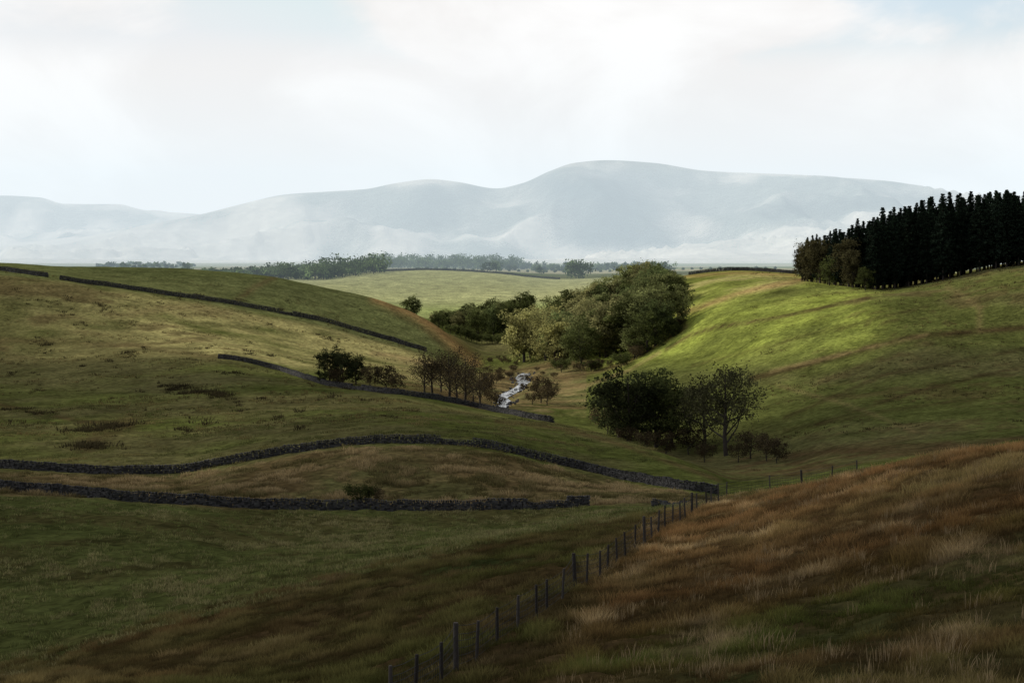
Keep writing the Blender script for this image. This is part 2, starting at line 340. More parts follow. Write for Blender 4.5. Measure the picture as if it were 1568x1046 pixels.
D = lo+(hi-lo)*rng.uniform(0, 1, N1)
P = pos(px, D); a1 = fbm(P[:, 0]/5, P[:, 1]/5, 3, 3); a2 = fbm(P[:, 0]/0.9, P[:, 1]/1.4, 4, 2); a3 = fbm(P[:, 0]/16, P[:, 1]/16, 6, 3); a4 = fbm(P[:, 0]/2.6, P[:, 1]/3.4, 8, 3)
rt = ss(px, 760+(D-50)*2.5, 900+(D-50)*2.5)
low = (1-ss(D, 42, 66))*rt
k = (a2 > -0.2+0.05*low) | (rng.random(N1) < .3)
P, a1, a2, a3, a4, rt, low, D, px = [q[k] for q in (P, a1, a2, a3, a4, rt, low, D, px)]; N1 = len(P)
cr = np.array([0.165, 0.092, 0.037]); cs = np.array([0.33, 0.25, 0.13]); cg = np.array([0.082, 0.10, 0.024]); cb = np.array([0.105, 0.080, 0.034]); co = np.array([0.15, 0.118, 0.048])
cc = m3(np.repeat(cb[None], N1, 0), cr[None], rt*(0.75+a1)+(1-rt)*(0.1+a3))
cc = m3(cc, cg[None], low*(0.75+1.8*a1)+(1-rt)*(0.4+1.4*a1))
cc = m3(cc, co[None], 0.3+a3+a1)
cc = m3(cc, cs[None], (a4*2.2-0.65)*(0.3+0.7*rt))
cc *= (0.65+0.9*ss(a2, -.2, .6))[:, None]  # clump relief put into the colour: gaps darker, crowns lighter
cc *= (0.85+0.75*rt*ss(D, 55, 90))[:, None]  # right-hand crest painted brighter to stand in for partial sun
hg = 0.17+0.22*ss(a2, -.1, 0.6)+0.10*rng.random(N1)
hg = np.where(low > 0.5, hg*0.75, hg)
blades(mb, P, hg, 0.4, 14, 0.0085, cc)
k = (rng.random(N1) < 0.035) & (rt > .5) & (a4 > .05)     # seed heads
blades(mb, P[k], rng.uniform(.3, .55, k.sum()), 0.28, 16, 0.008, np.repeat(np.array([[.30, .225, .125]]), k.sum(), 0), .2, 1.4, .12)
obj('hillside_grass', mb.mesh('hillside_grass', [M_GRASS]))
# pasture tussocks
mb = MB(); N2 = 44000
px = rng.uniform(-60, 1080, N2); lo = d_l(1, px)-2; hi = d_l(2, px)-1
D = lo+(hi-lo)*rng.uniform(0, 1, N2)**1.2
P = pos(px, D); a1 = fbm(P[:, 0]/7, P[:, 1]/12, 13, 3); a2 = fbm(P[:, 0]/1.0+P[:, 1]/3, P[:, 1]/2.4, 14, 2)
k = a2+.3*a1 > .03; P = P[k]; a1 = a1[k]; a2 = a2[k]
cc = m3(np.repeat(np.array([[0.115, 0.132, 0.042]]), len(P), 0), np.array([[0.23, 0.205, 0.095]]), 0.2+a2*.8+a1+rng.normal(0, .3, len(P)))
cc *= rng.uniform(.6, 1.5, (len(P), 1))
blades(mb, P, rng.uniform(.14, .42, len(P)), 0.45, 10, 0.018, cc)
# mound and beyond
N3 = 20000
px = rng.uniform(-60, 1100, N3); lo = d_l(2, px)+2; hi = d_l(3, px)-2
D = lo+(hi-lo)*rng.uniform(0, 1, N3); P = pos(px, D); a1 = fbm(P[:, 0]/8, P[:, 1]/8, 23, 3); a2 = fbm(P[:, 0]/1.8, P[:, 1]/3, 24, 2)
k = a2 > -.05; P, a1, a2 = P[k], a1[k], a2[k]
cc = m3(np.repeat(np.array([[0.10, 0.088, 0.036]]), len(P), 0), np.array([[0.30, 0.23, 0.12]]), 0.2+a1*2+a2)
blades(mb, P, 0.35+0.35*ss(a2, 0, .6), 0.5, 8, 0.03, cc)
N3 = 22000
px = rng.uniform(-60, 1000, N3); D = rng.uniform(252, 372, N3); P = pos(px, D); a1 = fbm(P[:, 0]/8, P[:, 1]/12, 25, 3); a2 = fbm(P[:, 0]/2, P[:, 1]/4, 26, 2)
k = (a2 > .12); P, a1, a2 = P[k], a1[k], a2[k]
cc = m3(np.repeat(np.array([[0.09, 0.098, 0.034]]), len(P), 0), np.array([[0.17, 0.145, 0.06]]), 0.1+a1*2+a2*.5)
blades(mb, P, 0.25+0.2*ss(a2, 0, .6), 0.8, 7, 0.035, cc)
obj('pasture_grass', mb.mesh('pasture_grass', [M_GRASS]))
# rushes on the hills
mb = MB(); N4 = 30000
px = rng.uniform(-60, 1640, N4); D = rng.uniform(300, 640, N4)
P = pos(px, D); a1 = fbm(P[:, 0]/20, P[:, 1]/9, 33, 4)
den = np.where(px < 900, 0.12, 0.22)
k = (a1 > den) & (rng.random(N4) < 0.5) & ((px < 640) | (px > 1150)); P = P[k]; D = D[k]
cc = m3(np.repeat(np.array([[0.05, 0.045, 0.02]]), len(P), 0), np.array([[0.16, 0.12, 0.05]]), rng.random(len(P))**2)
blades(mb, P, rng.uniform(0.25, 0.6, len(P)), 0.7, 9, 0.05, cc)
def patch(pxc, vc, wpx, n, h, dmin=240):
    Dc = hit(pxc, vc, dmin)
    x = rng.normal(pxc, wpx, n); d = Dc+rng.normal(0, 2.6, n); Pp = pos(x, d)
    blades(mb, Pp, rng.uniform(0.4, 1.0, n)*h, 0.6, 14, 0.06, np.repeat(np.array([[0.04, 0.034, 0.018]]), n, 0))
for a in [(270,596,12,40,1.0),(300,602,15,50,1.1),(335,606,12,40,1.0),(250,592,6,12,.8),(398,612,5,10,.7),(68,530,8,16,1.),(200,541,5,10,.9),(165,473,9,14,1),(100,482,8,10,.8),(65,468,15,14,.9),(505,522,8,12,.8),
          (145,660,22,50,1.0),(180,652,20,40,1.0),(140,683,20,50,1.0),(20,628,14,20,.8),(60,634,12,20,.8),(355,572,8,14,.8),(290,663,6,8,.6),(370,630,5,8,.6),(600,640,5,6,.5)]:
    patch(*a)
for _ in range(60): patch(random.uniform(0, 560), random.uniform(450, 660), random.uniform(3, 7), random.randint(2, 7), random.uniform(.6, 1.0))
obj('rush_clumps', mb.mesh('rush_clumps', [M_GRASS]))

# ------------------------------------------------------------------ drystone walls
BOX = np.array([[x, y, z] for x in (-.5, .5) for y in (-.5, .5) for z in (-.5, .5)])
BF = np.array([[0, 1, 3, 2], [4, 6, 7, 5], [0, 4, 5, 1], [2, 3, 7, 6], [0, 2, 6, 4], [1, 5, 7, 3]])
def wall(pts, H=1.3, dmin=150, use_D=False):
    pxs = np.arange(pts[0][0], pts[-1][0], 3.0); vs = np.interp(pxs, [p[0] for p in pts], [p[1] for p in pts])
    Ds = vs if use_D else np.array([hit(a, b, dmin) for a, b in zip(pxs, vs)])
    kk = 15
    Dp = np.pad(Ds, kk, mode='reflect', reflect_type='odd') if len(Ds) > kk+1 else np.pad(Ds, kk, mode='edge')
    Dm = np.array([np.median(Dp[i:i+2*kk+1]) for i in range(len(Ds))])
    Dp = np.pad(Dm, 8, mode='edge'); Ds = np.convolve(Dp, np.ones(17)/17, 'valid')
    x = (pxs-CX)/F*Ds; y = Ds
    s = np.concatenate([[0], np.cumsum(np.hypot(np.diff(x), np.diff(y)))])
    tot = s[-1]; mb = MB()
    def at(q):
        xx = np.interp(q, s, x); yy = np.interp(q, s, y); e = 0.5
        tx = np.interp(q+e, s, x)-np.interp(q-e, s, x); ty = np.interp(q+e, s, y)-np.interp(q-e, s, y); l = np.hypot(tx, ty)+1e-9
        return xx, yy, tx/l, ty/l
    ncr = 6; ch = H*0.82/ncr
    topv = lambda q: 1+0.16*(vnoise(q/3.5, q*0, 3)-0.5)-0.4*(vnoise(q/7.0, q*0+4, 8) > 0.9)
    def stones(q, zc, L, W, Hh, side, rot):
        n = len(q); xx, yy, tx, ty = at(q); gx = gxy(xx, yy)
        B = BOX[None]*np.stack([L, W, Hh], -1)[:, None, :]; B = B*rng.uniform(0.78, 1.12, B.shape)
        c, sn = np.cos(rot), np.sin(rot)
        B = np.stack([B[..., 0]*c[:, None]-B[..., 2]*sn[:, None], B[..., 1], B[..., 0]*sn[:, None]+B[..., 2]*c[:, None]], -1)
        lx = B[..., 0]; ly = B[..., 1]+side[:, None]
        V = np.stack([xx[:, None]+lx*tx[:, None]-ly*ty[:, None], yy[:, None]+lx*ty[:, None]+ly*tx[:, None], gx[:, None]+zc[:, None]+B[..., 2]], -1)
        F_ = (np.arange(n)[:, None, None]*8+BF[None]).reshape(-1, 4)
        tc = rng.uniform(0.4, 1.7, (n, 1, 1))*np.ones((n, 8, 3))*np.array([1, 0.98, 0.93])
        mb.add(V.reshape(-1, 3), F_, tc.reshape(-1, 3))
    for i in range(ncr):
        q = np.arange(0, tot, 0.36)+rng.uniform(-.12, .12, len(np.arange(0, tot, 0.36)))
        t = topv(q); w = 0.34-0.018*i; n = len(q)
        stones(q, (i+0.5)*ch*t-0.08, np.full(n, 0.37), np.full(n, w*1.9), np.full(n, ch*1.02), rng.uniform(-.04, .04, n), rng.normal(0, .06, n))
    q = np.arange(0, tot, 0.19)+rng.uniform(-.04, .04, len(np.arange(0, tot, 0.19))); n = len(q)
    stones(q, H*0.82*topv(q)+0.07, np.full(n, 0.14), np.full(n, 0.42), rng.uniform(.12, .36, n), np.zeros(n), rng.normal(0.15, .2, n))
    o = obj('drystone_wall', mb.mesh('drystone_wall', [M_STONE], flat=True))
wall([(-80,745),(0,752),(100,759),(250,772),(400,780),(550,781),(700,782),(850,780),(905,774)], 1.15)
wall([(1000,777),(1055,777)], .7)
wall([(-80,714),(0,718),(120,725),(250,727),(320,718),(400,703),(500,686),(600,677),(700,683),(780,693),(850,710),(950,734),(1030,748),(1100,758)], 1.15)
wall([(335,550),(400,560),(450,574),(490,590),(600,604),(700,617),(760,631),(850,649)], 1.15, 260)
wall([(-80,408),(0,415),(76,426)], 1.5, 470)
wall([(92,429),(200,445),(350,466),(480,491),(560,512),(655,541)], 1.5, 470)
wall([(1055,690),(1130,687),(1222,668)], 1.3, 0, True)
wall([(570,1140),(700,1150),(860,1150)], 1.4, 0, True)

# ------------------------------------------------------------------ fence
def tube(mb, p0, p1, r0, r1, n=6, mat=0, colr=(1, 1, 1)):
    p0 = np.asarray(p0, float); p1 = np.asarray(p1, float); d = p1-p0; d = d/(np.linalg.norm(d)+1e-9)
    a = np.cross(d, [0, 0, 1.0] if abs(d[2]) < 0.9 else [1.0, 0, 0]); a /= np.linalg.norm(a); b = np.cross(d, a)
    t = np.arange(n)/n*2*np.pi; ring = np.cos(t)[:, None]*a+np.sin(t)[:, None]*b
    V = np.concatenate([p0+ring*r0, p1+ring*r1]); i = np.arange(n); j = (i+1) % n
    mb.add(V, np.stack([i, j, j+n, i+n], -1), colr, mat)
FP = [(600, 45), (655, 49.5), (690, 53), (735, 57), (890, 76), (975, 93), (1058, 116), (1112, 130), (1180, 131), (1250, 128), (1330, 122)]
fx = np.array([(p-CX)/F*d for p, d in FP]); fy = np.array([d for p, d in FP], float)
fs = np.concatenate([[0], np.cumsum(np.hypot(np.diff(fx), np.diff(fy)))])
fe = bpy.data.objects.new('wire_fence', None); COL.objects.link(fe)
mbp = MB(); mbw = MB(); prev = None
for i, q in enumerate(np.arange(0, fs[-1], 3.0)):
    q = q+random.uniform(-.3, .3); x = np.interp(q, fs, fx)+random.uniform(-.08, .08); y = np.interp(q, fs, fy); z = float(gxy(x, y)); big = i % 7 == 3
    h = 1.15+random.uniform(-.08, .1)+0.2*big; r = 0.05+0.03*big; lx, ly = random.uniform(-.07, .07), random.uniform(-.05, .05)
    b = np.array([x, y, z-0.2]); t = np.array([x+lx, y+ly, z+h]); tn = rng.uniform(.6, 1.4)
    tube(mbp, b, t, r, r*0.92, 8, 0, (tn,)*3); tube(mbp, t, t+np.array([0, 0, .02]), r*0.92, 0.005, 8, 0, (tn*1.3,)*3)
    if prev is not None:
        for f_ in (0.12, 0.3, 0.46, 0.62, 0.76, 0.95):
            A = prev[0]+(prev[1]-prev[0])*((f_*1.15+0.2)/(1.35)); B = b+(t-b)*((f_*1.15+0.2)/(1.35)); md = (A+B)/2-np.array([0, 0, 0.03])
            tube(mbw, A, md, .009, .009, 4); tube(mbw, md, B, .009, .009, 4)
        for k in range(1, 12):
            f_ = k/12; A = prev[0]*(1-f_)+b*f_; T = prev[1]*(1-f_)+t*f_
            tube(mbw, A+(T-A)*.25, A+(T-A)*.78, .006, .006, 3)
    prev = (b, t)
obj('posts', mbp.mesh('posts', [M_WOOD]), parent=fe); obj('wires', mbw.mesh('wires', [M_WIRE]), parent=fe)

# ------------------------------------------------------------------ trees
def leaves(mb, Cn, n, sig, size, tint, mat=1, flat=0.0):
    m = len(Cn)*n
    c = np.repeat(Cn, n, 0)+rng.normal(0, 1, (m, 3))*np.repeat(np.broadcast_to(sig, len(Cn)), n)[:, None]*np.array([1, 1, 0.75])
    a = rng.normal(0, 1, (m, 3)); a /= np.linalg.norm(a, axis=1, keepdims=True); b = np.cross(a, rng.normal(0, 1, (m, 3))); b /= np.linalg.norm(b, axis=1, keepdims=True)
    s = size*rng.uniform(0.6, 1.3, (m, 1))
    V = np.stack([c+a*s, c+b*s*0.6, c-a*s, c-b*s*0.6], 1).reshape(-1, 3)
    tt = np.repeat(np.repeat(tint, n)*rng.uniform(.75, 1.25, m), 4)[:, None]*np.ones((1, 3))
    mb.add(V, np.arange(m)[:, None]*4+np.array([[0, 1, 2, 3]]), tt, mat)
def broadleaf(seed, h=13, rad=5.0, nl=9, ncl=120, nlf=50, size=0.25, sig=0.6, base=-0.02, lm=None):
    global rng
    keep = rng; rng = np.random.default_rng(seed); mb = MB()
    top = np.array([rng.normal(0, .4), rng.normal(0, .4), h*0.72]); pts = [np.zeros(3)-np.array([0, 0, .6]), np.array([rng.normal(0, .1), rng.normal(0, .1), h*.2]), top*np.array([.6, .6, .65]), top, np.array([top[0], top[1], h*.93])]
    rr = [h*.028, h*.022, h*.014, h*.007, h*.002]
    for k in range(4): tube(mb, pts[k], pts[k+1], rr[k], rr[k+1], 7)
    tips = []; cz = h*(base+(1-base)*0.53); sz = h*(1-base)*0.47
    ph = rng.uniform(0, 6.28, 4)
    def env(v):
        a = math.atan2(v[1], v[0]); k = 1+0.16*math.sin(2*a+ph[0])+0.12*math.sin(3*a+ph[1]+v[2]*3)+0.12*math.sin(5*v[2]+ph[2])
        return np.array([v[0]*rad*k, v[1]*rad*k, max(cz+v[2]*sz*(1+0.1*math.sin(3*a+ph[3])), .3)])
    for k in range(nl):
        f_ = 0.15+0.6*k/nl; p = np.array([0, 0, h*(0.12+0.55*k/nl)]); p[:2] = top[:2]*f_
        a = k*2.4+rng.uniform(-.4, .4); el = rng.uniform(-.35, .3)+0.9*k/nl
        e = env(np.array([math.cos(a)*math.cos(el), math.sin(a)*math.cos(el), math.sin(el)])*0.85)
        md = p*.5+e*.5+np.array([0, 0, -.04*h])+rng.normal(0, .25, 3)
        r = h*.011*(1-.4*k/nl); tube(mb, p, md, r, r*.65, 5); tube(mb, md, e, r*.65, r*.2, 5); tips.append(e)
        for j in range(5):
            s0 = md*(1-j/5)+e*(j/5); e2 = s0+rng.normal(0, 1, 3)*h*.085+np.array([0, 0, h*.05]); tube(mb, s0, e2, r*.35, r*.08, 4); tips.append(e2)
            for _ in range(2):
                e3 = e2+rng.normal(0, 1, 3)*h*.05+np.array([0, 0, h*.02]); tube(mb, e2*.6+s0*.4, e3, r*.15, r*.05, 3)
    cen = list(tips[:ncl])
    while len(cen) < ncl:
        v = rng.normal(0, 1, 3); v /= np.linalg.norm(v); v *= rng.uniform(0.35, 1)**0.5
        cen.append(env(v))
    cen = np.array(cen)
    tint = rng.uniform(.45, 1.55, len(cen))
    leaves(mb, cen, nlf, sig*rng.uniform(.6, 1.3, len(cen)), size, tint)
    rng = keep
    return mb.mesh('tree_%d' % seed, [M_BARK, lm or M_LEAF]), h
def conifer(seed, h=20, rad=2.6, bare=0.16):
    global rng
    keep = rng; rng = np.random.default_rng(seed); mb = MB()
    tube(mb, (0, 0, -.6), (0, 0, h*.5), h*.011, h*.007, 7); tube(mb, (0, 0, h*.5), (0, 0, h), h*.007, .01, 6)
    z = h*bare*0.5
    C0 = []; S0 = []
    while z < h*.985:
        f_ = z/h; full = min(1, max(0.3, (f_-bare*.5)/(bare*.8)))
        r = rad*min(1.0, (1-f_)*1.75)**0.95*full*rng.uniform(.7, 1.15)+.08
        nb = 7 if f_ < .8 else 5
        for k in range(nb):
            if f_ < bare and rng.random() < .45: continue
            a = rng.uniform(0, 6.28); rl = r*rng.uniform(.6, 1.15); e = np.array([math.cos(a)*rl, math.sin(a)*rl, z-rl*.22+ (0.25 if f_ > .8 else 0)])
            tube(mb, (0, 0, z), e, .03, .008, 3)
            for q in np.linspace(.2, 1, max(3, int(rl*3))): C0.append(np.array([0, 0, z])*(1-q)+e*q); S0.append(.13+.12*rl*(1-q) if f_ < .85 else .08)
        z += h*.020*rng.uniform(.7, 1.3)
    C0 = np.array(C0); leaves(mb, C0, 6, np.array(S0), 0.23, rng.uniform(.55, 1.4, len(C0)))
    rng = keep
    return mb.mesh('conifer_%d' % seed, [M_BARK, M_NEEDLE]), h
TB = [broadleaf(s, 13, r, lm=M_LEAF) for s, r in ((11, 5), (12, 4.4), (13, 5.6))]
TD = [broadleaf(s, 13, r, lm=leaf_mat('leaf_dark', (0.042, 0.050, 0.021))) for s, r in ((51, 5), (52, 4.4))]
TO = [broadleaf(s, 13, r, lm=leaf_mat('leaf_olive%d' % s, c_, .42)) for s, r, c_ in ((14, 5, (.15, .165, .065)), (15, 4.6, (.105, .13, .05)), (16, 4.2, (.19, .185, .08)))]
TY = [broadleaf(s, 12, r, lm=M_LEAFY) for s, r in ((17, 4.6), (18, 4.2))]
TR = [broadleaf(s, 10, 4.6, nl=12, ncl=85, nlf=22, size=.17, sig=.8, lm=M_LEAFB, base=.05) for s in (19, 20)]
TS = [broadleaf(21, 13, 5.2, nl=12, ncl=95, nlf=50, size=.18, sig=.7, base=.02, lm=leaf_mat('leaf_thin', (0.06, 0.06, 0.028)))]
TU = [broadleaf(s, 4, 2.3, nl=8, ncl=60, nlf=40, size=.13, sig=.3, base=-.05, lm=M_LEAF) for s in (23, 24)]
TUB = [broadleaf(s, 4, 2.3, nl=8, ncl=50, nlf=30, size=.13, sig=.35, base=-.05, lm=M_LEAFB) for s in (25, 26)]
CO = [conifer(s, 20, r) for s, r in ((31, 2.8), (32, 2.5), (33, 3.2), (34, 2.7))]
def put(T, name, px, D, h, parent=None, wide=1.0, sink=0.0):
    me, H0 = random.choice(T); p = pos(px, D); o = obj(name, me, (p[0], p[1], p[2]-sink), parent)
    s = h/H0; o.scale = (s*wide*random.uniform(.92, 1.08), s*wide*random.uniform(.92, 1.08), s); o.rotation_euler = (0, 0, random.uniform(0, 6.28)); return o
def empty(n):
    e = bpy.data.objects.new(n, None); COL.objects.link(e); return e
# riverside trees
put(TD, 'broadleaf_tree', 965, 352, 14.5, wide=1.05); put(TB, 'broadleaf_tree', 1005, 356, 14, wide=1.05); put(TD, 'broadleaf_tree', 948, 368, 12.5, wide=1.1); put(TD, 'broadleaf_tree', 1028, 362, 12, wide=1.1)
put(TS, 'bare_limbed_tree', 1112, 338, 17, wide=.95); put(TS, 'bare_limbed_tree', 1078, 350, 13)
for a in [(1150, 325, 5), (1175, 318, 4.5), (1190, 312, 3.6), (930, 372, 6), (1055, 345, 5), (1130, 322, 3.5), (1080, 328, 3.6), (990, 340, 4), (960, 345, 4), (1020, 338, 4.5)]: put(TUB, 'riverside_shrub', *a)
# left shrubs
for a in [(505, 415, 8.2), (525, 412, 7.5), (545, 416, 6.5)]: put(TD, 'hawthorn_tree', *a)
for a in [(568, 408, 5), (590, 405, 5.5), (515, 408, 4), (608, 402, 4)]: put(TUB, 'hawthorn_bush', *a)
for a in [(662, 425, 10), (688, 420, 11.5), (712, 425, 11), (735, 430, 9), (675, 440, 8), (700, 415, 8), (650, 420, 7), (725, 412, 6)]: put(TR, 'bare_alder_tree', *a)
for a in [(828, 432, 6.0), (838, 425, 4.5), (815, 425, 3), (752, 440, 3.6), (765, 415, 3), (742, 455, 4), (748, 480, 3), (760, 500, 3), (845, 450, 3.5)]: put(TUB, 'riverside_shrub', *a)
put(TU, 'hawthorn_bush', 552, 206, 2.8); put(TUB, 'hawthorn_bush', 575, 207, 2.2)
put(TB, 'broadleaf_tree', 630, 745, 10)
# scrub on the valley floor
sc_e = empty('valley_scrub')
for i in range(46):
    a = random.uniform(735, 870); d = random.uniform(470, 640)
    if abs(a-np.interp(d, [418, 545, 640], [758, 806, 806])) < 9: continue
    put(TUB, 'scrub', a, d, random.uniform(1.0, 2.2), sc_e, wide=1.3)
# central wood
w = empty('broadleaf_woodland'); cnt = 0
wp = [(820,600),(845,560),(880,532),(950,520),(1010,520),(1045,545),(1052,600),(1030,655),(960,665),(880,660),(830,640)]
def inside(x, y, poly):
    r = False; j = len(poly)-1
    for i in range(len(poly)):
        if (poly[i][1] > y) != (poly[j][1] > y) and x < (poly[j][0]-poly[i][0])*(y-poly[i][1])/(poly[j][1]-poly[i][1])+poly[i][0]: r = not r
        j = i
    return r
while cnt < 95:
    a, d = random.uniform(820, 1052), random.uniform(520, 665)
    if not inside(a, d, wp): continue
    v = HZ-F*float(gz(a, d))/d
    top = np.interp(a, [800, 830, 870, 900, 940, 985, 1020, 1045], [474, 450, 434, 427, 420, 402, 415, 445])
    h = min(random.uniform(9, 16), (v-top)/F*d)
    if h < 5: h = 5
    put(TO if random.random() < .72 else (TY if a < 870 else TB), 'tree', a, d, h, w, wide=1.15); cnt += 1
for a in [(985, 640, 14), (968, 645, 13), (1005, 632, 13)]:
    v = HZ-F*float(gz(a[0], a[1]))/a[1]; put(TO, 'tree', a[0], a[1], (v-402)/F*a[1], w)
for i in range(30):
    a = random.uniform(855, 1050); d = np.interp(a, [855, 950, 1050], [530, 512, 530])+random.uniform(-4, 6); put(TUB if i % 2 else TU, 'undergrowth', a, d, random.uniform(2, 4.5), w)
for a in [(803, 590, 17), (812, 600, 16), (836, 575, 15), (850, 560, 13)]: put(TY, 'ash_tree', *a, wide=1.1)
w2 = empty('valley_copse')
for i in range(24):
    a = 666+i*6; put(TB if i % 3 else TO, 'tree', a, random.uniform(735, 775), np.interp(a, [666, 700, 720, 800], [6, 9, 12, 13])*random.uniform(.8, 1.1), w2)
for i in range(14): put(TU, 'undergrowth', 690+i*8, 712+random.uniform(-5, 5), random.uniform(3, 5), w2)
# conifer plantation
pl = empty('conifer_plantation')
gx0, gx1 = (1225-CX)/F*540, (1850-CX)/F*560
xx = gx0
while xx < gx1:
    for r in range(11):
        y0 = 523+r*5.0+random.uniform(-1.2, 1.2); x = xx+random.uniform(-.9, .9); p_ = CX+F*x/y0
        front = np.interp(p_, [1220, 1260, 1330, 1450, 1568, 2100], [575, 548, 523, 523, 523, 523])
        if y0 < front or (p_ < 1225): continue
        h = np.interp(p_, [1225, 1260, 1300, 1340, 1400, 1440, 1568, 2100], [12, 14.5, 17, 20.5, 22.5, 22.5, 20.5, 21])*random.uniform(.86, 1.07)
        if random.random() < .08: h *= 1.07
        put(CO, 'conifer', p_, y0, h, pl, wide=random.uniform(1.0, 1.35))
    xx += 3.6
ML = leaf_mat('leaf_larch', (0.06, 0.055, 0.026)); TL = [broadleaf(s, 13, 3.6, ncl=100, lm=ML, base=.02) for s in (41, 42)]
for a in [(1232, 568, 11), (1242, 560, 13), (1256, 552, 13), (1300, 533, 14), (1306, 528, 11), (1228, 576, 9)]: put(TL, 'larch', *a, parent=pl)
for a in [(1270, 540, 8), (1325, 520, 6)]: put(TB, 'broadleaf', *a, parent=pl)
# distant tree lines
mb = MB()
def dtree(px, D, h, n=220):
    p = pos(px, D); wdt = h*random.uniform(.4, .7)
    tube(mb, p-np.array([0, 0, .5]), p+np.array([0, 0, h*.4]), .25, .1, 5, 0)
    k = 11; v = rng.normal(0, 1, (k, 3)); v /= np.linalg.norm(v, axis=1, keepdims=True); v *= rng.uniform(.1, 1, (k, 1))**.5
    c = p+v*np.array([wdt, wdt, h*.34])+np.array([0, 0, h*.44])
    leaves(mb, c, n//k, h*.11, .8, rng.uniform(.5, 1.5, k)*random.uniform(.6, 1.4))
for i in range(110): a = 275+i*2.8+random.uniform(-3, 3); dtree(a, random.uniform(1085, 1160), np.interp(a, [270, 380, 420, 520, 570], [5, 6, 10, 15, 12])*random.uniform(.5, 1.2))
for i in range(110): a = 565+i*2.1+random.uniform(-3, 3); dtree(a, random.uniform(1550, 1750), random.uniform(8, 17))
for i in range(90): a = 780+i*2.6+random.uniform(-3, 3); dtree(a, random.uniform(1450, 1900), random.uniform(3, 8))
for i in range(30): a = 150+i*5; dtree(a, random.uniform(1300, 1900), random.uniform(3, 7))
for a in (874, 882, 891): dtree(a, 1165, 14, 400)
for a in (750, 760, 829, 1015, 1022): dtree(a, 1300, random.uniform(7, 10))
for i in range(40): a = 640+i*14; dtree(a, 1420+random.uniform(-10, 10), random.uniform(1.5, 2.5), 60)
obj('distant_tree_line', mb.mesh('distant_tree_line', [M_BARK, leaf_mat('leaf_far', (.12, .17, .075))]))

# ------------------------------------------------------------------ stream + rocks
m, nt, N, L = mat_new('stream_water')
out = N.new('ShaderNodeOutputMaterial'); b = N.new('ShaderNodeBsdfPrincipled'); b.inputs['Roughness'].default_value = .18
tc = N.new('ShaderNodeTexCoord'); n = N.new('ShaderNodeTexNoise'); n.inputs['Scale'].default_value = .9; n.inputs['Detail'].default_value = 5; L.new(tc.outputs['Object'], n.inputs['Vector'])
cr_ = N.new('ShaderNodeValToRGB'); cr_.color_ramp.elements[0].position = .46; cr_.color_ramp.elements[0].color = (.04, .05, .05, 1); cr_.color_ramp.elements[1].position = .6; cr_.color_ramp.elements[1].color = (.7, .74, .8, 1)
L.new(n.outputs['Fac'], cr_.inputs[0]); L.new(cr_.outputs[0], b.inputs['Base Color'])
bp = N.new('ShaderNodeBump'); bp.inputs['Distance'].default_value = .3; L.new(n.outputs['Fac'], bp.inputs['Height']); L.new(bp.outputs[0], b.inputs['Normal']); L.new(b.outputs[0], out.inputs[0]); M_WATER = m
mb = MB(); q = np.linspace(0, len(STR)-1, 80); spx = np.interp(q, range(len(STR)), [a for a, _ in STR]); sD = np.interp(q, range(len(STR)), [d for _, d in STR])
c = pos(spx, sD); cz = np.convolve(np.pad(c[:, 2], 4, mode='edge'), np.ones(9)/9, 'valid'); wv = 1.0+.9*vnoise(q*3, q*0, 2)
xo = 1.1*np.sin(q*2.1)
Lf = np.stack([c[:, 0]-wv+xo, c[:, 1], cz+.2], -1); Rt = np.stack([c[:, 0]+wv+xo, c[:, 1], cz+.2], -1)
V = np.stack([Lf, Rt], 1).reshape(-1, 3); k = np.arange(79)[:, None]*2
mb.add(V, k+np.array([[0, 1, 3, 2]])); obj('stream', mb.mesh('stream', [M_WATER]))
mb = MB()
ico = BOX/np.linalg.norm(BOX[0])
for i in range(140):
    t = random.uniform(0, 79); x = np.interp(t, range(80), c[:, 0]+xo)+random.choice((-1, 1))*random.uniform(.3, 3.0); y = np.interp(t, range(80), c[:, 1]); z = float(gxy(x, y))
    s = random.uniform(.2, .6); B = ico*s*rng.uniform(.6, 1.2, (8, 3))*np.array([1.2, 1, .7]); mb.add(B+np.array([x, y, z+.15]), BF, (rng.uniform(.7, 3),)*3)
obj('stream_boulders', mb.mesh('stream_boulders', [M_STONE], True))

# ------------------------------------------------------------------ clouds (unseen sheets added out of frame to shade patches of ground)
def shade_cloud_mat(op):
    m, nt, N, L = mat_new('shade_cloud_sheet')
    out = N.new('ShaderNodeOutputMaterial'); d = N.new('ShaderNodeBsdfTranslucent'); d.inputs[0].default_value = (.85, .87, .9, 1); t = N.new('ShaderNodeBsdfTransparent'); mx = N.new('ShaderNodeMixShader')
    tc = N.new('ShaderNodeTexCoord'); ln = N.new('ShaderNodeVectorMath'); ln.operation = 'LENGTH'; L.new(tc.outputs['Object'], ln.inputs[0])
    n = N.new('ShaderNodeTexNoise'); n.inputs['Scale'].default_value = 2.5; n.inputs['Detail'].default_value = 3; L.new(tc.outputs['Object'], n.inputs['Vector'])
    ma = N.new('ShaderNodeMath'); ma.operation = 'MULTIPLY_ADD'; ma.inputs[1].default_value = .5; L.new(n.outputs['Fac'], ma.inputs[0]); L.new(ln.outputs['Value'], ma.inputs[2])
    mr = N.new('ShaderNodeMapRange'); mr.interpolation_type = 'SMOOTHSTEP'; mr.inputs['From Min'].default_value = .85; mr.inputs['From Max'].default_value = 1.2; mr.inputs['To Min'].default_value = op; mr.inputs['To Max'].default_value = 0
    L.new(ma.outputs[0], mr.inputs['Value']); L.new(mr.outputs[0], mx.inputs[0]); L.new(t.outputs[0], mx.inputs[1]); L.new(d.outputs[0], mx.inputs[2]); L.new(mx.outputs[0], out.inputs[0]); return m
